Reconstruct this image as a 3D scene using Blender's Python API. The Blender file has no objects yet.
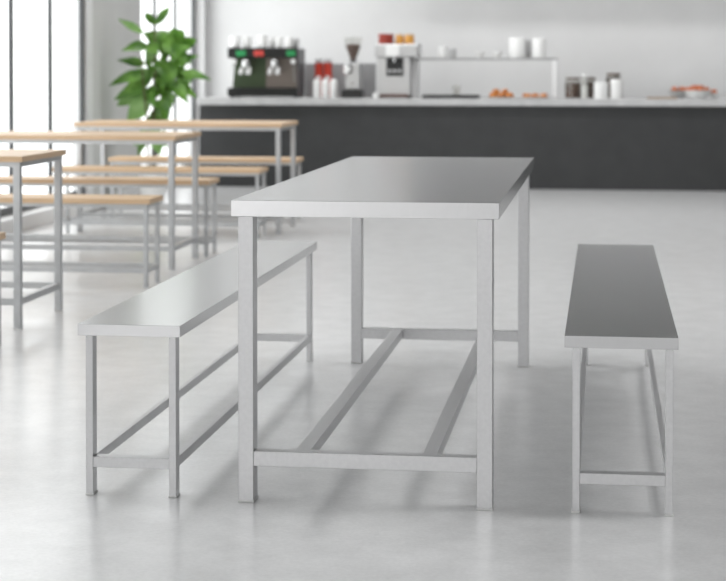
import bpy, bmesh, math, random
from mathutils import Vector, Matrix
random.seed(7)
S = bpy.context.scene
COL = S.collection
PI = math.pi

# ------------------------------------------------------------------ camera numbers (also used to read real positions off the photo)
CAM = Vector((0.9119, -4.2701, 1.0832)); FPX = 1766.1; YAW = 0.1357; PITCH = 0.0207; CY = 101.84
def ray(px, py):
    x = (px-363)/FPX; z = -(py-CY)/FPX
    c, s = math.cos(PITCH), math.sin(PITCH)
    y2 = c+s*z; z2 = -s+c*z
    c, s = math.cos(YAW), math.sin(YAW)
    return Vector((c*x-s*y2, s*x+c*y2, z2))
def at(px, py, Y):
    r = ray(px, py); t = (Y-CAM.y)/r.y
    return CAM+r*t

# ------------------------------------------------------------------ materials
def mat(name, col, rough=.5, metal=0., spec=.5, trans=0., emit=None):
    m = bpy.data.materials.new(name); m.use_nodes = True
    b = m.node_tree.nodes['Principled BSDF']
    b.inputs['Base Color'].default_value = (*col, 1)
    b.inputs['Roughness'].default_value = rough
    b.inputs['Metallic'].default_value = metal
    b.inputs['Specular IOR Level'].default_value = spec
    b.inputs['Transmission Weight'].default_value = trans
    if emit:
        b.inputs['Emission Color'].default_value = (*emit[0], 1)
        b.inputs['Emission Strength'].default_value = emit[1]
    return m
def noisy(m, c1, c2, scale=(8, 8, 8), nscale=1., detail=4, rough=None, bump=0., contrast=(.3, .7)):
    nt = m.node_tree; N = nt.nodes; L = nt.links; b = N['Principled BSDF']
    tc = N.new('ShaderNodeTexCoord'); mp = N.new('ShaderNodeMapping'); mp.inputs['Scale'].default_value = scale
    nz = N.new('ShaderNodeTexNoise'); nz.inputs['Scale'].default_value = nscale; nz.inputs['Detail'].default_value = detail
    L.new(tc.outputs['Object'], mp.inputs['Vector']); L.new(mp.outputs['Vector'], nz.inputs['Vector'])
    cr = N.new('ShaderNodeValToRGB'); cr.color_ramp.elements[0].position = contrast[0]; cr.color_ramp.elements[1].position = contrast[1]
    cr.color_ramp.elements[0].color = (*c1, 1); cr.color_ramp.elements[1].color = (*c2, 1)
    L.new(nz.outputs['Fac'], cr.inputs['Fac']); L.new(cr.outputs['Color'], b.inputs['Base Color'])
    if rough:
        mr = N.new('ShaderNodeMapRange'); mr.inputs['To Min'].default_value = rough[0]; mr.inputs['To Max'].default_value = rough[1]
        mr.inputs['From Min'].default_value = .3; mr.inputs['From Max'].default_value = .7
        L.new(nz.outputs['Fac'], mr.inputs['Value']); L.new(mr.outputs['Result'], b.inputs['Roughness'])
    if bump:
        bp = N.new('ShaderNodeBump'); bp.inputs['Strength'].default_value = bump; bp.inputs['Distance'].default_value = .002
        L.new(nz.outputs['Fac'], bp.inputs['Height']); L.new(bp.outputs['Normal'], b.inputs['Normal'])
    return nz
def glass_mat(name, tint=(1, 1, 1), refl=.06):
    m = bpy.data.materials.new(name); m.use_nodes = True; nt = m.node_tree; nt.nodes.clear()
    o = nt.nodes.new('ShaderNodeOutputMaterial'); mx = nt.nodes.new('ShaderNodeMixShader')
    t = nt.nodes.new('ShaderNodeBsdfTransparent'); t.inputs['Color'].default_value = (*tint, 1)
    g = nt.nodes.new('ShaderNodeBsdfGlossy'); g.inputs['Roughness'].default_value = .03
    mx.inputs['Fac'].default_value = refl
    nt.links.new(t.outputs[0], mx.inputs[1]); nt.links.new(g.outputs[0], mx.inputs[2]); nt.links.new(mx.outputs[0], o.inputs[0])
    return m

STEEL = mat('brushed_steel', (.66, .66, .67), .34, 1.)
noisy(STEEL, (.60, .60, .607), (.65, .65, .655), (60, 2.5, 60), 1.5, 5, (.34, .42))
STEEL_TOP = mat('brushed_steel_sheet', (.66, .66, .67), .3, 1.)
noisy(STEEL_TOP, (.6, .6, .605), (.62, .62, .625), (90, 1.2, 20), 1.5, 2); STEEL_TOP.node_tree.nodes['Principled BSDF'].inputs['Roughness'].default_value = .225
PALE_STEEL = mat('powder_grey_steel', (.5, .51, .52), .4, .6)
noisy(PALE_STEEL, (.47, .48, .49), (.53, .54, .55), (20, 20, 20), 1., 3)
CAP = mat('pale_plastic_glide', (.75, .75, .74), .5)
OAK = mat('light_oak', (.6, .42, .26), .42)
noisy(OAK, (.565, .39, .235), (.67, .48, .31), (1.6, 24, 24), 2., 6, (.36, .46))
FLOOR = mat('polished_concrete', (.5, .5, .49), .3, 0, .5)
def floor_nodes():
    nt = FLOOR.node_tree; N = nt.nodes; L = nt.links; b = N['Principled BSDF']
    tc = N.new('ShaderNodeTexCoord')
    n1 = N.new('ShaderNodeTexNoise'); n1.inputs['Scale'].default_value = 1.3; n1.inputs['Detail'].default_value = 4; n1.inputs['Roughness'].default_value = .5
    n2 = N.new('ShaderNodeTexNoise'); n2.inputs['Scale'].default_value = 90; n2.inputs['Detail'].default_value = 2
    n3 = N.new('ShaderNodeTexNoise'); n3.inputs['Scale'].default_value = 8; n3.inputs['Detail'].default_value = 6; n3.inputs['Roughness'].default_value = .68
    for n in (n1, n2, n3): L.new(tc.outputs['Object'], n.inputs['Vector'])
    def ramp(src, a, c, p0, p1):
        r = N.new('ShaderNodeValToRGB'); r.color_ramp.elements[0].position = p0; r.color_ramp.elements[1].position = p1
        r.color_ramp.elements[0].color = (a, a, a, 1); r.color_ramp.elements[1].color = (c, c, c*1.002, 1)
        L.new(src, r.inputs['Fac']); return r.outputs['Color']
    a = ramp(n1.outputs['Fac'], .735, .785, .1, .9); c = ramp(n2.outputs['Fac'], .93, 1.06, .2, .8)
    m1 = N.new('ShaderNodeMixRGB'); m1.blend_type = 'MULTIPLY'; m1.inputs[0].default_value = 1; L.new(a, m1.inputs[1]); L.new(c, m1.inputs[2])
    d = ramp(n3.outputs['Fac'], .80, 1.16, .1, .9)
    m2 = N.new('ShaderNodeMixRGB'); m2.blend_type = 'MULTIPLY'; m2.inputs[0].default_value = 1; L.new(m1.outputs[0], m2.inputs[1]); L.new(d, m2.inputs[2])
    L.new(m2.outputs[0], b.inputs['Base Color']); b.inputs['Roughness'].default_value = .28
    b.inputs['Coat Weight'].default_value = .6; b.inputs['Coat Roughness'].default_value = .2
floor_nodes()
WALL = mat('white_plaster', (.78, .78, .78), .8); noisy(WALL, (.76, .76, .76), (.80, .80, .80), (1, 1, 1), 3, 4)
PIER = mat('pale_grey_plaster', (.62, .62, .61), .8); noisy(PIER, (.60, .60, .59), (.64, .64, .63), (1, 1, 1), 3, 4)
GREYWALL = mat('grey_plaster', (.3, .3, .3), .8); noisy(GREYWALL, (.17, .17, .17), (.2, .2, .2), (1, 1, 1), 3, 4)
SOFFIT = mat('dark_grey_plaster', (.08, .08, .08), .7); noisy(SOFFIT, (.1, .1, .1), (.125, .125, .125), (1, 1, 1), 3, 4)
CEIL = mat('ceiling_paint', (.35, .35, .35), .8); noisy(CEIL, (.33, .33, .33), (.37, .37, .37), (1, 1, 1), 2, 3)
WHITE = mat('white_paint', (.8, .8, .8), .45)
MULL = mat('anthracite_aluminium', (.09, .095, .1), .4)
COUNTER = mat('dark_grey_panel', (.055, .056, .058), .45); noisy(COUNTER, (.028, .029, .03), (.035, .036, .037), (3, 3, 3), 2, 5)
CTOP = mat('pale_concrete_worktop', (.5, .5, .5), .4); noisy(CTOP, (.46, .46, .46), (.54, .54, .54), (4, 4, 4), 3, 5)
GLASS = glass_mat('window_glass', (.98, .99, .99), .05)
JARGLASS = glass_mat('jar_glass', (.93, .93, .92), .05)
PORC = mat('white_porcelain', (.88, .88, .87), .25)
GREYPORC = mat('grey_stoneware', (.5, .5, .5), .4)
BLACK = mat('black_enamel', (.012, .012, .012), .35)
DARKGREY = mat('dark_grey_enamel', (.09, .09, .095), .4)
CHROME = mat('chrome', (.75, .75, .75), .15, 1.)
SATIN = mat('satin_steel', (.6, .6, .6), .35, 1.)
GREEN_REFL = mat('green_reflection_panel', (.06, .085, .045), .35, .3)  # green reflection in the chrome, put into the base colour
BROWN_REFL = mat('brown_reflection_panel', (.24, .2, .18), .35, .4)  # brown part of the same reflection, also put in as colour
LEDG = mat('green_display', (.02, .25, .08), .4, emit=((.03, .45, .12), .08))
LEDR = mat('red_display', (.5, .05, .04), .4, emit=((.8, .12, .1), .1))
RED = mat('red_lacquer', (.6, .05, .025), .4)
BRICKRED = mat('brick_red_tin', (.33, .045, .028), .5)
AMBER = mat('amber_preserve', (.62, .3, .06), .3)
BEAN = mat('roasted_beans', (.045, .022, .014), .55); noisy(BEAN, (.05, .022, .012), (.12, .06, .038), (120, 120, 120), 1, 2, bump=.6)
BROWN = mat('brown_lid', (.11, .07, .05), .5)
PASTRY = mat('baked_pastry', (.6, .22, .05), .5); noisy(PASTRY, (.42, .12, .02), (.78, .34, .09), (25, 25, 25), 1, 4)
TOMATO = mat('orange_red_fruit', (.5, .12, .05), .35); noisy(TOMATO, (.42, .08, .03), (.62, .2, .08), (14, 14, 14), 1, 3)
LEAFM = mat('green_leaf', (.07, .2, .03), .4); noisy(LEAFM, (.05, .155, .018), (.19, .39, .065), (5, 5, 5), 2, 3)
LEAF2 = mat('pale_green_leaf', (.25, .45, .13), .45); noisy(LEAF2, (.2, .42, .1), (.34, .56, .2), (5, 5, 5), 2, 3)
for m in (LEAFM, LEAF2):
    nt = m.node_tree; b = nt.nodes['Principled BSDF']; out = [n for n in nt.nodes if n.type == 'OUTPUT_MATERIAL'][0]
    tl = nt.nodes.new('ShaderNodeBsdfTranslucent'); mx = nt.nodes.new('ShaderNodeMixShader'); mx.inputs[0].default_value = .22
    src = b.inputs['Base Color'].links[0].from_socket
    nt.links.new(src, tl.inputs['Color']); nt.links.new(b.outputs[0], mx.inputs[1]); nt.links.new(tl.outputs[0], mx.inputs[2]); nt.links.new(mx.outputs[0], out.inputs[0])
BARK = mat('brown_stem', (.12, .1, .05), .7)
SOIL = mat('dark_soil', (.03, .022, .016), .9)
BOARD = mat('brown_wood_board', (.36, .25, .16), .5)

# ------------------------------------------------------------------ mesh helpers
def box(bm, lo, hi, bev=0., seg=2):
    lo, hi = Vector(lo), Vector(hi)
    r = bmesh.ops.create_cube(bm, size=1)
    vs = r['verts']; c = (lo+hi)/2; d = hi-lo
    for v in vs: v.co = Vector((c.x+v.co.x*d.x, c.y+v.co.y*d.y, c.z+v.co.z*d.z))
    if bev > 0:
        es = {e for v in vs for e in v.link_edges}
        bmesh.ops.bevel(bm, geom=list(es), offset=min(bev, min(d)*.45), segments=seg, affect='EDGES', profile=.5)
    return bm
def lathe(bm, prof, c=(0, 0, 0), n=28, M=None):
    c = Vector(c); rings = []
    for r, z in prof:
        ring = []
        if r < 1e-6:
            ring = [bm.verts.new((0, 0, z))]
        else:
            for k in range(n):
                a = 2*PI*k/n; ring.append(bm.verts.new((r*math.cos(a), r*math.sin(a), z)))
        rings.append(ring)
    for a, b in zip(rings, rings[1:]):
        for k in range(n):
            if len(a) == 1 and len(b) == 1: break
            k2 = (k+1) % n
            if len(a) == 1: bm.faces.new((a[0], b[k2], b[k]))
            elif len(b) == 1: bm.faces.new((a[k], a[k2], b[0]))
            else: bm.faces.new((a[k], a[k2], b[k2], b[k]))
    for f in {f for ring in rings for v in ring for f in v.link_faces}: f.smooth = True
    for ring in rings:
        for v in ring:
            v.co = (M @ v.co if M else v.co)+c
    return bm
def tube(bm, pts, r, n=10, r2=None):
    pts = [Vector(p) for p in pts]; rings = []
    for i, p in enumerate(pts):
        t = (pts[min(i+1, len(pts)-1)]-pts[max(i-1, 0)]).normalized()
        u = t.cross(Vector((0, 0, 1)))
        if u.length < 1e-3: u = t.cross(Vector((1, 0, 0)))
        u.normalize(); w = t.cross(u)
        rr = r if r2 is None else r+(r2-r)*i/(len(pts)-1)
        rings.append([bm.verts.new(p+u*rr*math.cos(2*PI*k/n)+w*rr*math.sin(2*PI*k/n)) for k in range(n)])
    for a, b in zip(rings, rings[1:]):
        for k in range(n): bm.faces.new((a[k], a[(k+1) % n], b[(k+1) % n], b[k])).smooth = True
    bm.faces.new(rings[0][::-1]); bm.faces.new(rings[-1])
    return bm
def obj(name, bm, m, parent=None, loc=(0, 0, 0), smooth=True):
    me = bpy.data.meshes.new(name)
    bmesh.ops.recalc_face_normals(bm, faces=bm.faces[:])
    bm.to_mesh(me); bm.free(); me.materials.append(m)
    if smooth and any(p.use_smooth for p in me.polygons):
        try: me.set_sharp_from_angle(angle=math.radians(40))
        except Exception: pass
    o = bpy.data.objects.new(name, me); COL.objects.link(o); o.location = loc
    if parent: o.parent = parent
    return o
def B(lo, hi, bev=0., seg=2): return box(bmesh.new(), lo, hi, bev, seg)
def LT(prof, c=(0, 0, 0), n=28, M=None): return lathe(bmesh.new(), prof, c, n, M)
def tag(o, label, cat, group=None):
    o['label'] = label; o['category'] = cat
    if group: o['group'] = group
    return o
def thing(name, label, cat, loc, group=None, rz=0.):
    o = bpy.data.objects.new(name, None); COL.objects.link(o); o.empty_display_size = .05
    o.location = loc; o.rotation_euler = (0, 0, rz)
    return tag(o, label, cat, group)
def struct(name, bm, m, parent=None, loc=(0, 0, 0)):
    o = obj(name, bm, m, parent, loc, smooth=False)
    if not parent: o['kind'] = 'structure'
    return o
def dup(root, loc, label, group=None):
    r = root.copy(); COL.objects.link(r); r.location = loc; r['label'] = label
    if group: r['group'] = group
    for ch in list(root.children):
        c = ch.copy(); COL.objects.link(c); c.parent = r
        for g in list(ch.children):
            d = g.copy(); COL.objects.link(d); d.parent = c
    return r

# ------------------------------------------------------------------ room
XW = -2.95; YB = 12.4; XR = 4.6; YF = -7.0; HZ = 4.7
struct('floor', B((XW-.3, YF, -.1), (XR+.1, YB+.1, 0)), FLOOR)
struct('wall_back', B((XW-.1, YB, 0), (XR+.1, YB+.12, HZ)), WALL)
struct('wall_right', B((XR, YF, 0), (XR+.12, YB, HZ)), GREYWALL)
struct('ceiling', B((XW-.1, YF, HZ), (XR+.12, YB+.12, HZ+.1)), CEIL)
def on_wall0(px):
    r = ray(px, 100); return CAM.y+r.y*(XW-CAM.x)/r.x
struct('wall_soffit', B((-.85, 11.75, 2.05), (XR, YB, HZ)), SOFFIT)
# left wall: low white kerb, two glazed openings and the plastered pier between them
Y1a, Y1b = -1.2, on_wall0(86.2); Y2a, Y2b = on_wall0(141), 12.26
def left_wall():
    bm = bmesh.new()
    box(bm, (XW-.12, YF, 0), (XW, Y1a, HZ))
    box(bm, (XW-.12, Y1b+.17, 0), (XW, Y2a, HZ))
    box(bm, (XW-.12, Y1a, 4.5), (XW, Y1b+.17, HZ)); box(bm, (XW-.12, Y2a, 4.5), (XW, YB, HZ))
    return bm
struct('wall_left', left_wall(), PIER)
struct('trim_1', B((XW-.1, Y1a, 0), (XW+.1, Y1b, .098), .004), WHITE)
struct('trim_2', B((XW-.1, Y2a, 0), (XW+.06, Y2b, .098), .004), WHITE)
struct('trim_3', B((XW-.11, Y1b, 0), (XW+.004, Y1b+.165, HZ), .002), WHITE)
struct('trim_4', B((XW-.1, 12.27, 0), (XW+.07, YB, HZ), .004), WHITE)
struct('baseboard_left', B((XW, Y1b+.18, 0), (XW+.012, Y2a-.01, .07), .003), WHITE)
struct('baseboard_back', B((XW+.1, YB-.014, 0), (XR-.01, YB, .07), .003), WHITE)
def on_wall(px, X=XW-.03): 
    r = ray(px, 100); return CAM.y+r.y*(X-CAM.x)/r.x
def window(name, ya, yb, mulls, mw=.044, z0=.1, z1=4.5):
    e = bpy.data.objects.new(name, None); COL.objects.link(e); e.location = (XW-.03, (ya+yb)/2, z0); e['kind'] = 'structure'
    ox, oy, oz = e.location
    L = lambda a, b: B((a[0]-ox, a[1]-oy, a[2]-oz), (b[0]-ox, b[1]-oy, b[2]-oz), .003, 1)
    bm = bmesh.new()
    for a, b in (((XW-.05, ya, z0), (XW-.01, yb, z0+.05)), ((XW-.05, ya, z1-.05), (XW-.01, yb, z1)),
                 ((XW-.04, ya, z0), (XW-.015, ya+.05, z1)), ((XW-.04, yb-.05, z0), (XW-.015, yb, z1))):
        box(bm, (a[0]-ox, a[1]-oy, a[2]-oz), (b[0]-ox, b[1]-oy, b[2]-oz))
    obj('window_frame', bm, MULL, e, smooth=False)
    for y in mulls: obj('mullion', L((XW-.045, y-mw/2, z0+.05), (XW-.02, y+mw/2, z1-.05)), MULL, e)
    obj('glass_pane', L((XW-.035, ya+.05, z0+.05), (XW-.027, yb-.05, z1-.05)), GLASS, e, smooth=False)
window('window_1', Y1a, Y1b, [on_wall(11.5)-.81*k for k in range(9, 0, -1)]+[on_wall(11.5), on_wall(50.5)])
window('window_2', Y2a, Y2b, [on_wall(155), on_wall(175.5)], .03)

# ------------------------------------------------------------------ steel dining table
def foot_cap(w, d): return B((-w/2-.0015, -d/2-.0015, 0), (w/2+.0015, d/2+.0015, .005), .001, 1)
def steel_table():
    W, Ln, H, T = .6613, 2.1251, .75, .0397
    t = thing('dining_table', 'large brushed steel table with slim square legs in the middle of the room', 'table', (W/2, Ln/2, 0))
    o = Vector((W/2, Ln/2, 0))
    LB = lambda a, b, bev: B(Vector(a)-o, Vector(b)-o, bev)
    obj('tabletop', LB((0, 0, H-T), (W, Ln, H), .0006), STEEL_TOP, t)
    g, gd = .038, .054
    for x in (.016, W-.016-g):
        for y in (.006, Ln-.006-gd):
            x = .003 if (x < .02 and y > 1) else x if x > .02 else .016
            l = obj('leg', LB((x, y, .004), (x+g, y+gd, H-T), .0012), STEEL, t)
            c = obj('foot_cap', foot_cap(g, gd), CAP, l, (x+g/2-o.x, y+gd/2-o.y, 0)); c['label'] = 'pale plastic foot cap'
    for y in (.006, Ln-.006-gd):
        obj('end_rail', LB(((.003 if y > 1 else .016)+g, y+.001, .091), (W-.016-g, y+.035, .128), .0012), STEEL, t)
    for x in (.155, .471):
        obj('stretcher', LB((x, .041, .097), (x+.037, Ln-.0595, .1275), .0012), STEEL, t)
steel_table()
def steel_bench(label, x0, y0, W, Ln, H):
    t = thing('bench', label, 'bench', (x0+W/2, y0+Ln/2, 0), 'steel benches')
    LB = lambda a, b, bev: B(Vector((a[0]-W/2, a[1]-Ln/2, a[2])), Vector((b[0]-W/2, b[1]-Ln/2, b[2])), bev)
    T = .029
    obj('seat', LB((0, 0, H-T), (W, Ln, H), .0006), STEEL_TOP, t)
    gx, gy = .0185, .036; xs = (.019, W-.0115-gx); ys = (.005, Ln-.03-gy)
    for x in xs:
        for y in ys:
            l = obj('leg', LB((x, y, .004), (x+gx, y+gy, H-T), .001), STEEL, t)
            c = obj('foot_cap', foot_cap(gx, gy), CAP, l, (x+gx/2-W/2, y+gy/2-Ln/2, 0)); c['label'] = 'pale plastic foot cap'
    for y in ys: obj('end_rail', LB((xs[0]+gx, y+.001, .071), (xs[1], y+gy-.001, .0975), .001), STEEL, t)
    for x in xs: obj('side_rail', LB((x+.001, ys[0]+gy, .072), (x+gx-.001, ys[1], .097), .001), STEEL, t)
steel_bench('long steel bench left of the big steel table, bright sheen on its top', -.3987, .0216, .2634, 2.126, .4328)
steel_bench('long steel bench right of the big steel table, dull grey top', .8188, .006, .2712, 2.2035, .431)

# ------------------------------------------------------------------ oak topped tables and benches by the window
def oak_set(kind, cat, W, D, H, top, apron, g, rail_z, rail_h, group):
    t = thing(kind, '', cat, (0, 0, 0), group)            # origin: middle of the right end's near corner
    obj('tabletop' if cat == 'table' else 'seat', B((-W, 0, H-top), (0, D, H), .002), OAK, t)
    def apron_bm():
        bm = bmesh.new(); i = .014
        for a, b in (((-W+i, i, 0), (-i, i+.018, 1)), ((-W+i, D-i-.018, 0), (-i, D-i, 1)),
                     ((-W+i, i+.018, 0), (-W+i+.018, D-i-.018, 1)), ((-i-.018, i+.018, 0), (-i, D-i-.018, 1))):
            box(bm, (a[0], a[1], H-top-apron), (b[0], b[1], H-top))
        return bm
    obj('apron', apron_bm(), PALE_STEEL, t)
    i = .014; xs = (-W+i, -i-g); ys = (i, D-i-g)
    for x in xs:
        for y in ys:
            l = obj('leg', B((x, y, .004), (x+g, y+g, H-top-apron), .002), PALE_STEEL, t)
            obj('foot_cap', foot_cap(g, g), CAP, l, (x+g/2, y+g/2, 0))
    for x in xs: obj('end_rail', B((x+.001, ys[0]+g, rail_z), (x+g-.001, ys[1], rail_z+rail_h), .002), PALE_STEEL, t)
    for y in ys: obj('side_rail', B((xs[0]+g, y+.001, rail_z), (xs[1], y+g-.001, rail_z+rail_h), .002), PALE_STEEL, t)
    return t
TW = 1.37
GT, GB = 'oak topped tables by the window', 'oak topped benches by the window'
ot = oak_set('oak_table', 'table', TW, .60, .712, .024, .022, .030, .10, .028, GT)
ot.location = (-1.438, 2.668, 0); ot['label'] = 'nearest oak topped table, its corner jutting in at the left edge of the photo'
dup(ot, (-1.32, 4.79, 0), 'middle oak topped table, between the nearest one and the one by the counter', GT)
dup(ot, (-1.12, 6.8, 0), 'farthest oak topped table, in front of the dark counter and the plant', GT)
ob = oak_set('oak_bench', 'bench', TW-.03, .265, .437, .026, .018, .021, .075, .024, GB)
ob.location = (-1.385, 2.05, 0); ob['label'] = 'oak bench nearest the camera, only its end showing at the left edge of the photo'
dup(ob, (-1.262, 4.03, 0), 'oak bench on the near side of the middle oak table', GB)
dup(ob, (-1.283, 5.425, 0), 'oak bench on the far side of the middle oak table', GB)
dup(ob, (-1.205, 6.52, 0), 'oak bench on the near side of the farthest oak table', GB)
dup(ob, (-1.185, 7.72, 0), 'oak bench on the far side of the farthest oak table, next to the dark counter', GB)

# ------------------------------------------------------------------ counter
CX0, CX1 = -2.68, 4.5; CYF = 11.2; ZC = .79
t = thing('service_counter', 'long dark grey counter with a pale worktop along the back of the room', 'counter', ((CX0+CX1)/2, 11.5, 0))
o = Vector(t.location)
obj('front_panel', B(Vector((CX0, CYF, .0))-o, Vector((CX1, CYF+.6, .73))-o, .003), COUNTER, t)
obj('worktop', B(Vector((CX0-.005, CYF-.06, .73))-o, Vector((CX1, CYF+.68, ZC))-o, .005), CTOP, t)

# ------------------------------------------------------------------ things on the counter
def PX(px, Y=11.5): return at(px, 90, Y).x
def PZ(py, Y=11.5): return at(363, py, Y).z
PPM = 1/ (at(364, 90, 11.5)-at(363, 90, 11.5)).x      # pixels per metre there

# espresso machine
YE = 11.34
ex0, ex1 = PX(227.5, YE), PX(298.5, YE); ez = lambda py: PZ(py, YE)-ZC
t = thing('espresso_machine', 'wide black and steel espresso machine with cups along its top', 'coffee machine', ((ex0+ex1)/2, YE+.2, ZC))
w = (ex1-ex0)/2
h1 = ez(48)
obj('housing', B((-w+.02, -.08, .03), (w-.004, .12, h1), .012), DARKGREY, t)
obj('side_panel', B((w-.012, -.2, .012), (w+.004, .13, h1-.004), .004), DARKGREY, t)
obj('control_panel', B((-w, -.2, ez(58)), (w-.014, -.08, h1+.004), .01), BLACK, t)
obj('drip_tray', B((-w, -.21, .012), (w-.014, -.08, ez(88)), .008), BLACK, t)
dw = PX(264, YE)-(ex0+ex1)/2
l = obj('splash_panel', B((-w+.03, -.1, ez(88)), (dw, -.08, ez(58))), GREEN_REFL, t); l['label'] = 'splash panel coloured with a green reflection'
l = obj('splash_panel', B((dw, -.1, ez(88)), (w-.014, -.08, ez(58))), BROWN_REFL, t); l['label'] = 'splash panel coloured with a brown reflection'
for a, b, m, lab in ((231, 242, LEDG, 'green display'), (249, 260, LEDR, 'red display'), (282, 292, LEDG, 'green display')):
    xa, xb = PX(a, YE-.2)-t.location.x, PX(b, YE-.2)-t.location.x
    d = obj('display', B((xa+.004, -.206, ez(56)-.0), (xb-.004, -.198, ez(50.5)), .003), m, t); d['label'] = lab
for px in (245, 274):
    x = PX(px, YE)-t.location.x
    g = obj('group_head', LT([(0, 0), (.036, 0), (.04, .015), (.04, .045), (.03, .06), (0, .06)], (x, -.15, ez(66))), CHROME, t)
    for s in (-1, 1):
        k = obj('portafilter_handle', tube(bmesh.new(), [(x+s*.036, -.15, ez(68)), (x+s*.037, -.19, ez(70)), (x+s*.038, -.22, ez(73.5))], .013, 12, .018), PORC, g)
    obj('spout', tube(bmesh.new(), [(x, -.15, ez(66)), (x, -.15, ez(74))], .012, 10), CHROME, g)
for s, px in ((-1, 234), (1, 293)):
    x = PX(px, YE)-t.location.x
    obj('steam_wand', tube(bmesh.new(), [(x, -.12, ez(58)), (x+s*.002, -.17, ez(63)), (x+s*.01, -.19, ez(82))], .006, 8), CHROME, t)
    obj('steam_knob', LT([(0, -.02), (.022, -.02), (.024, .0), (.018, .02), (0, .02)], (x, -.19, ez(61.5)), 16, Matrix.Rotation(PI/2, 4, 'X')), PORC, t)
for x in (-w+.04, w-.03):
    for y in (-.17, .09): obj('foot', LT([(0, 0), (.02, 0), (.02, .014), (0, .014)], (x, y, 0), 14), BLACK, t)

# cups
def cup(name, label, loc, r=.042, h=.085, m=PORC, group=None, rz=0., handle=True, cat='cup'):
    t = thing(name, label, cat, loc, group, rz)
    th = .004
    obj('bowl', LT([(0, 0), (r*.82, 0), (r*.88, .004), (r*.97, h*.3), (r, h*.7), (r, h), (r-th, h), (r-th, h*.7), (r*.97-th, h*.3), (r*.75, .012), (0, .01)]), m, t)
    if handle:
        obj('handle', tube(bmesh.new(), [(r*.93, 0, h*.78), (r*1.3, 0, h*.8), (r*1.5, 0, h*.6), (r*1.38, 0, h*.38), (r*.88, 0, h*.28)], .0055, 8), m, t)
    return t
zt = ZC+h1+.0045
spots = [(235.2, -.02, .049, .10), (247.2, .0, .043, .1), (262.7, -.02, .044, .11), (272, .07, .034, .09), (279.7, -.01, .034, .095), (289.5, -.03, .033, .092), (296, .03, .03, .08)]
labs = ['white cup at the left end of the espresso machine top', 'white cup second from the left on the espresso machine top', 'tall white cup above the red display on the espresso machine',
        'white cup set back on the espresso machine top, behind two others', 'slim white cup just left of the one above the right green display',
        'white cup above the right green display of the espresso machine', 'grey cup at the right rear corner of the espresso machine top']
for (px, dy, r, h), lab in zip(spots, labs):
    y = YE+.085+dy
    cup('cup', lab, (PX(px, y), y, zt), r, h, GREYPORC if px > 294 else PORC, 'cups on the espresso machine', rz=2.2 if px > 240 else -1.)

# steel splash sheet standing behind the tins
tag(obj('splash_sheet', B((PX(305.5, 11.75), 11.74, ZC), (PX(376, 11.75), 11.76, PZ(63.5, 11.75)), .003), mat('grey_sheet', (.36, .36, .365), .6, .1)),
    'low grey splash sheet behind the red tins and the grinder', 'panel')
# red tins and white bottles
for px, lab in ((319, 'left red tin with a grey lid behind the white bottles'), (328, 'right red tin with a grey lid behind the white bottles')):
    y = 11.56; h = PZ(63, y)-ZC; r = .0385
    t = thing('tin', lab, 'tin', (PX(px, y), y, ZC), 'red tins')
    obj('body', LT([(0, 0), (r, 0), (r+.003, .004), (r, .008), (r, h-.008), (r+.003, h-.004), (r, h), (0, h)]), RED, t)
    obj('lid', LT([(0, 0), (r*.85, 0), (r*.85, .028), (r*.8, .034), (0, .034)], (0, 0, h)), SATIN, t)
    bm = bmesh.new(); n = 8
    lo = [bm.verts.new(((r+.002)*math.sin(a), -(r+.002)*math.cos(a), h*.52)) for a in [(-.5+k/n)*1.0 for k in range(n+1)]]
    hi = [bm.verts.new((v.co.x, v.co.y, h*.63)) for v in lo]
    for k in range(n): bm.faces.new((lo[k], lo[k+1], hi[k+1], hi[k]))
    obj('paper_label', bm, PORC, t)
for px, lab in ((316.8, 'white bottle left of the three in front of the red tins'), (325.3, 'white bottle in the middle of the three before the red tins'), (333.8, 'white bottle nearest the grinder, right of the three by the red tins')):
    y = 11.42; h = PZ(79, y)-ZC; r = .0345
    t = thing('bottle', lab, 'bottle', (PX(px, y), y, ZC), 'white bottles')
    obj('body', LT([(0, 0), (r*.95, 0), (r, .006), (r, h*.8), (r*.93, h*.88), (r*.72, h*.94), (r*.6, h*.95), (0, h*.95)]), PORC, t)
    obj('cap', LT([(0, 0), (r*.55, 0), (r*.55, h*.06), (0, h*.065)], (0, 0, h*.94)), PORC, t)

# grinder
y = 11.45; z = lambda py: PZ(py, y)-ZC
t = thing('coffee_grinder', 'coffee grinder with a clear bean hopper beside the white bottles', 'grinder', (PX(353, y), y, ZC))
obj('base', B((-.09, -.12, 0), (.088, .11, z(90)), .008), BLACK, t)
obj('body', B((-.062, -.07, z(90)), (.076, .09, z(62.5)), .015, 3), SATIN, t)
obj('collar', LT([(.0, 0), (.03, 0), (.032, .012), (.026, .022), (0, .022)], (.002, 0, z(62.5))), DARKGREY, t)
hz0, hz1, hz2 = z(61), z(45.5), z(38.5)
hp = obj('hopper', LT([(.022, hz0), (.070, hz1), (.078, hz2), (.075, hz2), (.067, hz1), (.019, hz0)], (.002, 0, 0)), JARGLASS, t)
bb = obj('beans', LT([(0, hz0), (.02, hz0+.002), (.068, hz1-.002), (.05, hz1+.012), (0, hz1+.01)], (.002, 0, 0)), BEAN, hp)
obj('hopper_lid', LT([(0, 0), (.082, 0), (.082, .008), (.02, .012), (.015, .02), (0, .02)], (.002, 0, hz2)), JARGLASS, t)
obj('doser', LT([(0, -.03), (.04, -.03), (.042, .0), (.042, .05), (0, .055)], (-.035, -.085, z(70))), CHROME, t)
obj('knob', LT([(0, 0), (.03, 0), (.03, .02), (0, .024)], (-.035, -.12, z(69)), 20, Matrix.Rotation(PI/2, 4, 'X')), PORC, t)
obj('fork', tube(bmesh.new(), [(.01, -.06, z(83)), (.01, -.13, z(83.5))], .008), CHROME, t)

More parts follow.
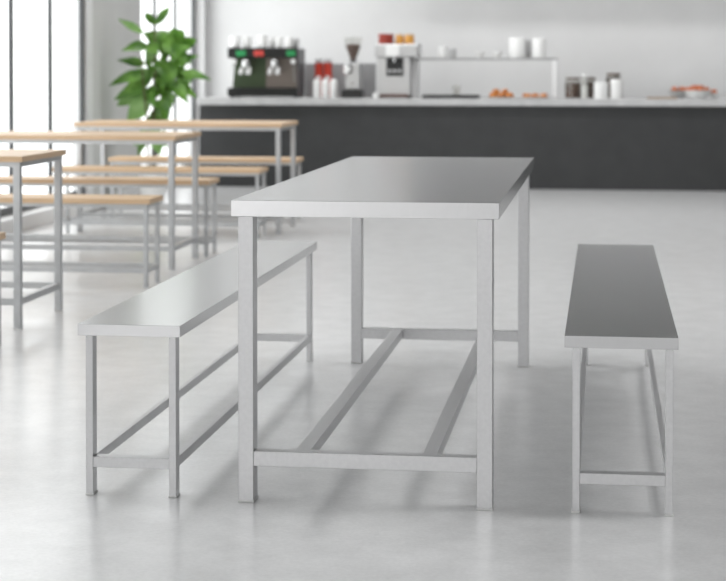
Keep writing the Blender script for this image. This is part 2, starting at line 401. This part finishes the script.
# brewer
y = 11.36; z = lambda py: PZ(py, y)-ZC
xc = PX(396, y)
t = thing('coffee_brewer', 'boxy steel coffee brewer with a dark front panel, left of the wall shelf', 'coffee machine', (xc, y+.17, ZC))
X = lambda px: PX(px, y)-xc
obj('body', B((X(376.5), -.14, .02), (X(410), .16, z(57)), .008), SATIN, t)
obj('head', B((X(375), -.18, z(57)), (X(418), .17, z(44)), .012), SATIN, t)
obj('brew_unit', B((X(386), -.2, z(56.5)), (X(400), -.178, z(45)), .006), PORC, t)
pn = obj('front_panel', B((X(386), -.155, z(76)), (X(403), -.139, z(58)), .004), BLACK, t)
for px in (389.5, 394.5, 399.5):
    obj('button', LT([(0, 0), (.016, 0), (.016, .01), (0, .012)], (X(px), -.154, z(71)), 14, Matrix.Rotation(PI/2, 4, 'X')), GREYPORC, pn)
obj('spout', tube(bmesh.new(), [(X(394.5), -.165, z(57)), (X(394.5), -.165, z(62))], .012), CHROME, t)
obj('drip_tray', B((X(380), -.2, .008), (X(408.5), -.14, .035), .004), mat('reddish_tray', (.12, .06, .05), .4), t)
for px in (379, 407):
    for yy in (-.11, .13): obj('foot', LT([(0, 0), (.016, 0), (.016, .022), (0, .022)], (X(px), yy, 0), 12), BLACK, t)
zb = ZC+z(44); yb = y+.17
tag(obj('tin', LT([(0, 0), (.066, 0), (.068, .004), (.068, .08), (.07, .082), (.07, .092), (0, .094)]), BRICKRED, None, (PX(386, yb), yb, zb)), 'brick red tin on top of the coffee brewer', 'tin')
for px, r, lab in ((399.6, .038, 'amber jar beside the brick red tin on the coffee brewer'), (409.3, .045, 'wider amber jar at the right end of the coffee brewer top')):
    t = thing('jar', lab, 'jar', (PX(px, yb), yb, zb), 'amber jars on the brewer')
    obj('body', LT([(0, 0), (r*.95, 0), (r, .006), (r, .07), (r*.85, .078), (0, .078)]), AMBER, t)
    obj('lid', LT([(0, 0), (r*.88, 0), (r*.9, .013), (0, .014)], (0, 0, .078)), mat('tan_lid', (.55, .42, .28), .5), t)
cup('cup', 'tiny white cup on the counter at the foot of the coffee brewer', (PX(376.3, 11.2), 11.2, ZC), .027, .05, PORC, rz=2.5)

# shelf on the counter
y0s, y1s = 11.5, 11.72; zs = PZ(57.8, y0s)
sx0, sx1 = PX(411.8, y0s), PX(557, y0s); xm = (sx0+sx1)/2
t = thing('counter_shelf', 'thin steel shelf on two white uprights standing on the counter', 'shelf', (xm, (y0s+y1s)/2, ZC))
D = (y1s-y0s)/2
obj('shelf_board', B((sx0-xm, -D, zs-ZC-.022), (sx1-xm, D, zs-ZC), .002), mat('grey_shelf', (.4, .4, .4), .4, .5), t)
for a in (411.8, 552):
    xa = PX(a, y0s)-xm; obj('upright', B((xa, -D, 0), (xa+.046, D, zs-ZC-.022), .003), WHITE, t)
ys = (y0s+y1s)/2
cup('cup', 'white cup at the left of the counter shelf', (PX(442.5, ys), ys, zs), .044, .1, PORC, 'crockery on the counter shelf', rz=PI/2, handle=False)
cup('cup', 'grey cup right beside the white cup on the counter shelf', (PX(452.5, ys+.03), ys+.03, zs), .034, .082, GREYPORC, 'crockery on the counter shelf', rz=PI/2)
def bowl(name, label, loc, r, h, m, group=None):
    t = thing(name, label, 'bowl', loc, group)
    obj('shell', LT([(0, 0), (r*.5, 0), (r*.52, h*.08), (r*.8, h*.4), (r, h), (r*.95, h), (r*.75, h*.45), (r*.4, h*.18), (0, h*.15)]), m, t)
    obj('foot_ring', LT([(r*.44, -.0), (r*.5, -.0), (r*.5, h*.07), (r*.44, h*.07)]), m, t)
    return t
bowl('bowl', 'left of the two small white bowls on the counter shelf', (PX(479.5, ys), ys, zs), .046, .055, PORC, 'small bowls on the counter shelf')
bowl('bowl', 'right of the two small white bowls on the counter shelf', (PX(497, ys), ys, zs), .048, .058, PORC, 'small bowls on the counter shelf')
def canister(label, loc, r, h, m, group=None, lid=None, knob=True):
    t = thing('canister', label, 'canister', loc, group)
    obj('body', LT([(0, 0), (r*.97, 0), (r, .006), (r, h*.86), (0, h*.86)]), m, t)
    l = obj('lid', LT([(0, 0), (r*1.02, 0), (r*1.02, h*.1), (r*.95, h*.14), (0, h*.14)], (0, 0, h*.86)), lid or m, t)
    return t
canister('wide white canister on the right part of the counter shelf', (PX(517, ys), ys, zs), .075, PZ(38.3, ys)-zs, PORC, 'canisters on the counter shelf')
canister('grey canister set back between two white ones on the counter shelf', (PX(527.5, ys+.09), ys+.09, zs), .03, .16, GREYPORC, 'canisters on the counter shelf')
canister('narrower white canister at the right end of the counter shelf', (PX(539, ys-.01), ys-.01, zs), .06, PZ(39, ys)-zs, PORC, 'canisters on the counter shelf')

# under the shelf
t = thing('serving_tray', 'flat black tray on the counter below the shelf', 'tray', (PX(451.5, 11.45), 11.45, ZC))
obj('plate', B((-.25, -.14, 0), (.25, .14, .012), .004), BLACK, t)
bm = bmesh.new()
for a, b in (((-.25, -.14, .012), (.25, -.128, .028)), ((-.25, .128, .012), (.25, .14, .028)), ((-.25, -.128, .012), (-.238, .128, .028)), ((.238, -.128, .012), (.25, .128, .028))): box(bm, a, b)
obj('rim', bm, BLACK, t)
tag(obj('drinking_glass', LT([(0, 0), (.03, 0), (.037, .1), (.035, .1), (.028, .006), (0, .006)]), JARGLASS, None, (PX(456.5, 11.45), 11.45, ZC+.012)), 'clear glass standing on the black tray', 'glass')
def plate(label, loc, r):
    return tag(obj('plate', LT([(0, 0), (r*.6, 0), (r, .012), (r, .015), (r*.6, .006), (0, .006)]), PORC, None, loc), label, 'plate')
plate('white plate under the taller heap of pastries below the shelf', (PX(501.5, 11.4), 11.4, ZC), .125)
plate('white plate under the flat row of pastries at the right upright of the shelf', (PX(535.5, 11.4), 11.4, ZC), .13)
def bun(loc, rx, ry, h, rz, label, group):
    bm = LT([(0, 0), (.7, .0), (.95, .2), (1, .45), (.85, .75), (.5, .95), (0, 1)], n=20)
    for v in bm.verts:
        a = math.atan2(v.co.y, v.co.x); k = 1+.05*math.sin(5*a+v.co.z*3)
        v.co = Vector((v.co.x*rx*k, v.co.y*ry*k, v.co.z*h))
    o = obj('pastry', bm, PASTRY, None, loc); o.rotation_euler = (0, 0, rz)
    return tag(o, label, 'pastry', group)
g = 'pastries in the taller heap'
for i, (px, dy) in enumerate(((493, 0), (501.5, -.01), (510, 0.0), (497.5, .075), (506.5, .075))):
    bun((PX(px, 11.4), 11.4+dy, ZC+.008), .036, .032, .045, i, 'golden pastry in the bottom layer of the taller heap on the plate', g)
for i, px in enumerate((496, 505)):
    bun((PX(px, 11.42), 11.425, ZC+.05), .034, .03, .034, i+.5, ['golden pastry on the left of the top layer of the taller heap', 'golden pastry on the right of the top layer of the taller heap'][i], g)
for i, px in enumerate((526.5, 535, 544)):
    bun((PX(px, 11.4), 11.4, ZC+.01), .038, .034, .036, i, ['left pastry of the flat row by the shelf upright', 'middle pastry of the flat row by the shelf upright', 'right pastry of the flat row by the shelf upright'][i], 'pastries in the flat row')

# jars right of the shelf
def bean_jar(label, px, y, r, h, fill, content, group='storage jars', lid=None):
    lid = lid or BROWN
    t = thing('jar', label, 'jar', (PX(px, y), y, ZC), group)
    gl = obj('glass_body', LT([(0, 0), (r, 0), (r, h*.82), (r*.8, h*.88), (r*.8, h*.9), (r*.76, h*.9), (r*.76, h*.87), (r*.95, h*.81), (r*.95, .005), (0, .005)]), JARGLASS, t)
    obj('contents', LT([(0, .006), (r*.93, .006), (r*.93, h*fill), (r*.5, h*fill+.008), (0, h*fill+.01)]), content, gl)
    obj('lid', LT([(0, 0), (r*.86, 0), (r*.86, h*.1), (0, h*.1)], (0, 0, h*.9)), lid, t)
    return t
bean_jar('wide glass jar of dark coffee beans next to the shelf upright', 573, 11.5, .072, PZ(77.3, 11.5)-ZC, .72, BEAN)
bean_jar('slim glass jar of white sugar between the two dark bean jars', 584.8, 11.45, .032, PZ(73.5, 11.45)-ZC, .5, PORC, lid=PORC)
bean_jar('slim glass jar of dark beans half behind the left white canister', 591.5, 11.55, .04, PZ(77, 11.55)-ZC, .75, BEAN)
bean_jar('tall jar of brown beans standing behind the right white canister', 613.5, 11.62, .07, PZ(73, 11.62)-ZC, .8, BEAN)
canister('left and shorter of the two white canisters in front of the bean jars', (PX(601, 11.36), 11.36, ZC), .062, PZ(81.8, 11.36)-ZC, PORC, 'white canisters')
canister('right and taller of the two white canisters in front of the bean jars', (PX(616.7, 11.36), 11.36, ZC), .055, PZ(79, 11.36)-ZC, PORC, 'white canisters')

# board, bowls and fruit
t = tag(obj('chopping_board', B((-.13, -.1, 0), (.13, .1, .014), .004), BOARD, None, (PX(662, 11.4), 11.4, ZC)), 'thin brown board lying on the counter left of the fruit bowls', 'board')
def fruit_heap(px, y, r, h, spots, label, group, fr=.03):
    x = PX(px, y)
    for dx, dy, dz in spots:
        bm = LT([(0, -.9), (.45, -.85), (.85, -.5), (1, 0), (.85, .5), (.45, .83), (.12, .86), (0, .8)], n=18)
        for v in bm.verts: v.co *= fr
        o = obj('fruit', bm, TOMATO, None, (x+dx, y+dy, ZC+h+dz)); tag(o, label, 'fruit', group)
bowl('fruit_bowl', 'grey bowl of orange red fruit, half behind the white bowl', (PX(678.5, 11.62), 11.62, ZC), .088, .07, GREYPORC, 'fruit bowls')
bowl('fruit_bowl', 'white bowl heaped with orange red fruit on the counter', (PX(697.5, 11.4), 11.4, ZC), .118, .075, PORC, 'fruit bowls')
sp = [(-.033, -.033, 0), (.033, -.033, 0), (.033, .033, 0), (-.033, .033, 0), ]
fruit_heap(678.5, 11.62, .088, .078, sp, 'orange red fruit piled in the grey bowl', 'fruit in the grey bowl', .032)
sp = [(.082*math.cos(a), .082*math.sin(a), .004) for a in [2*PI*k/8+.2 for k in range(8)]]+[(.035*math.cos(a), .035*math.sin(a), .02) for a in (0.5, 2.6, 4.7)]
fruit_heap(697.5, 11.4, .118, .076, sp, 'orange red fruit piled in the white bowl', 'fruit in the white bowl', .029)
bowl('fruit_bowl', 'small white bowl at the right of the white fruit bowl', (PX(715, 11.5), 11.5, ZC), .045, .05, PORC)
fruit_heap(715, 11.5, .04, .056, [(-.008, 0, 0), ], 'single orange red fruit in the small white bowl', None, .03)

# ------------------------------------------------------------------ plant
YP = 9.1
pp = at(152, 195, YP)
t = thing('potted_plant', 'tall leafy green plant in a white pot by the window', 'plant', (pp.x, YP, 0))
obj('pot', LT([(0, 0), (.085, 0), (.09, .005), (.115, .27), (.12, .3), (.108, .3), (.103, .265), (0, .26)]), PORC, t)
obj('soil', LT([(0, .25), (.1, .25), (.103, .268), (.05, .276), (0, .278)]), SOIL, t)
def lp(px, py, dy=0.): return at(px, py, YP+dy)-Vector((pp.x, YP, 0))
st = bmesh.new()
tube(st, [(0, 0, .26), lp(153, 130), lp(155, 80, .03), lp(155, 45), lp(155, 22)], .011, 8, .005)
tube(st, [(.02, .02, .26), lp(160, 120, .05), lp(168, 80, .05), lp(176, 50, .03)], .009, 8, .004)
tube(st, [(-.02, -.02, .26), lp(147, 120, -.06), lp(143, 80, -.08), lp(141, 55, -.05)], .009, 8, .004)
obj('stem', st, BARK, t)
def leaf(bm, base, tip, wid, side, droop=.12, fold=.25):
    base, tip = Vector(base), Vector(tip); d = tip-base; L = d.length; d.normalize()
    side = Vector(side); side = (side-d*side.dot(d)).normalized(); nrm = d.cross(side)
    if nrm.z < 0: nrm = -nrm
    n = 9; rows = []
    for i in range(n+1):
        u = i/n; wv = wid*.56*math.sin(PI*u**.72)*(1-.22*u) + (.002 if 0 < i < n else .0012)
        c = base+d*L*u+nrm*(droop*L*(math.sin(PI*u)))
        wob = 1+.06*math.sin(9*u+L*40)
        rows.append([bm.verts.new(c-side*wv*wob+nrm*fold*wv), bm.verts.new(c-side*wv*.5*wob+nrm*fold*.35*wv), bm.verts.new(c), bm.verts.new(c+side*wv*.5*wob+nrm*fold*.35*wv), bm.verts.new(c+side*wv*wob+nrm*fold*wv)])
    for a, b in zip(rows, rows[1:]):
        for k in range(4): bm.faces.new((a[k], a[k+1], b[k+1], b[k])).smooth = True
cam_r = Vector((1, 0, 0))
def put(bm, b, tp, wpx, dy0=0, dy1=0, tilt=.5):
    p0, p1 = lp(*b, dy0), lp(*tp, dy1); d = (p1-p0).normalized()
    view = Vector((0, -1, 0)); s = d.cross(view)
    s = (s.normalized()*(1-tilt*.4)+view*tilt*random.choice((-1, 1))).normalized()
    leaf(bm, p0, p1, wpx/128., s)
f1 = bmesh.new(); f2 = bmesh.new()
main = [((156, 25), (170, 7), 8, 0), ((155, 25), (145, 13), 8, 0), ((144, 33), (118, 19), 7, 1), ((148, 46), (121, 51), 11, 0), ((145, 64), (117, 60), 9, 0),
        ((146, 74), (109, 86), 12, 0), ((147, 80), (114, 100), 14, 0), ((148, 88), (117, 106), 18, 1), ((150, 99), (127, 122), 19, 1),
        ((146, 68), (138, 92), 20, 1), ((150, 50), (145, 66), 17, 1), ((155, 40), (143, 33), 13, 0), ((157, 42), (168, 31), 15, 0), ((168, 45), (184, 31), 17, 0),
        ((172, 50), (197, 40), 14, 0), ((170, 58), (190, 46), 18, 0), ((174, 64), (199, 56), 11, 0), ((180, 72), (211, 80), 8, 0), ((176, 80), (198, 98), 10, 0),
        ((168, 82), (188, 104), 15, 0), ((164, 60), (172, 88), 20, 0), ((160, 78), (168, 102), 20, 0), ((158, 40), (166, 62), 18, 0), ((157, 60), (164, 80), 15, 0),
        ((150, 42), (158, 56), 15, 0), ((166, 36), (178, 56), 17, 0), ((178, 48), (186, 66), 13, 0), ((150, 86), (156, 108), 15, 0),
        ((156, 100), (168, 121), 17, 0), ((150, 112), (160, 124), 15, 0), ((152, 128), (138, 156), 15, 1), ((153, 130), (160, 156), 14, 1), ((154, 126), (168, 148), 12, 0),
        ((150, 130), (133, 146), 13, 1), ((172, 66), (182, 84), 14, 0), ((164, 92), (172, 108), 12, 0)]
for b, tp, wpx, k in main:
    put(f2 if k else f1, b, tp, wpx, random.uniform(-.06, .06), random.uniform(-.16, .16), random.uniform(.1, .6))
for i in range(38):
    cx, cy_ = random.choice(((155, 45), (165, 65), (150, 75), (160, 95), (170, 50), (148, 100), (155, 120), (175, 62), (180, 85)))
    a = random.uniform(0, 2*PI); L = random.uniform(12, 20)
    put(f1 if random.random() < .8 else f2, (cx, cy_), (cx+L*math.cos(a)*.9, cy_+L*math.sin(a)*.8), random.uniform(8, 12), random.uniform(.0, .1), random.uniform(.0, .28), random.uniform(.4, .9))
obj('foliage', f1, LEAFM, t)
l = obj('foliage', f2, LEAF2, t); l['label'] = 'paler young leaves'

# ------------------------------------------------------------------ light
SKY_LO, SKY_HI = .84, 3.35
w = bpy.data.worlds.new('overcast_sky'); S.world = w; w.use_nodes = True
nt = w.node_tree; bg = nt.nodes['Background']; bg.inputs['Color'].default_value = (1, 1, 1, 1)
tc = nt.nodes.new('ShaderNodeTexCoord'); sx = nt.nodes.new('ShaderNodeSeparateXYZ'); mr = nt.nodes.new('ShaderNodeMapRange')   # bright sky on the window side
mr.interpolation_type = 'SMOOTHSTEP'
for k, v in (('From Min', -.02), ('From Max', -.5), ('To Min', SKY_LO), ('To Max', SKY_HI)): mr.inputs[k].default_value = v
nt.links.new(tc.outputs['Generated'], sx.inputs[0]); nt.links.new(sx.outputs['X'], mr.inputs['Value']); nt.links.new(mr.outputs[0], bg.inputs['Strength'])
def area(name, loc, size, rot, power, col=(1, 1, 1)):
    l = bpy.data.lights.new(name, 'AREA'); l.shape = 'RECTANGLE'; l.size, l.size_y = size; l.energy = power; l.color = col
    o = bpy.data.objects.new(name, l); COL.objects.link(o); o.location = loc; o.rotation_euler = rot
    return o

for lx, wp in ((-1.6, 2.7), (.4, 2.5), (2.4, 2.0)):                      # added fill lights, no fixtures seen, brightening the back wall
    area('wall_fill', (lx, 11.25, 2.1), (1.9, .2), (math.radians(40), 0, 0), wp).data.spread = math.radians(110)

for lx in (-1.4, .6, 2.6):                      # unseen fill lights, added to lift the floor in front of the counter
    area('floor_fill', (lx, 8.9, HZ-.04), (1.4, .6), (0, 0, 0), 36).data.spread = math.radians(125)

for ly in (.5, 4.2):  # two more added fills overhead, unseen, for the floor on the right
    area('floor_fill', (2.6, ly, HZ-.04), (1.4, .6), (0, 0, 0), 34).data.spread = math.radians(125)

# ------------------------------------------------------------------ camera and view
cd = bpy.data.cameras.new('camera'); cam = bpy.data.objects.new('camera', cd); COL.objects.link(cam)
cam.location = CAM; cam.rotation_euler = (PI/2-PITCH, 0, YAW)
cd.sensor_fit = 'HORIZONTAL'; cd.sensor_width = 36; cd.lens = FPX*36/726
cd.shift_y = (CY-290.5)/726
cd.dof.use_dof = True; cd.dof.focus_distance = 4.35; cd.dof.aperture_fstop = 5.2
cd.clip_start = .05; cd.clip_end = 200
S.camera = cam
S.view_settings.view_transform = 'Standard'; S.view_settings.look = 'None'
S.view_settings.exposure = 0.0; S.view_settings.gamma = 1; S.view_settings.use_curve_mapping = False
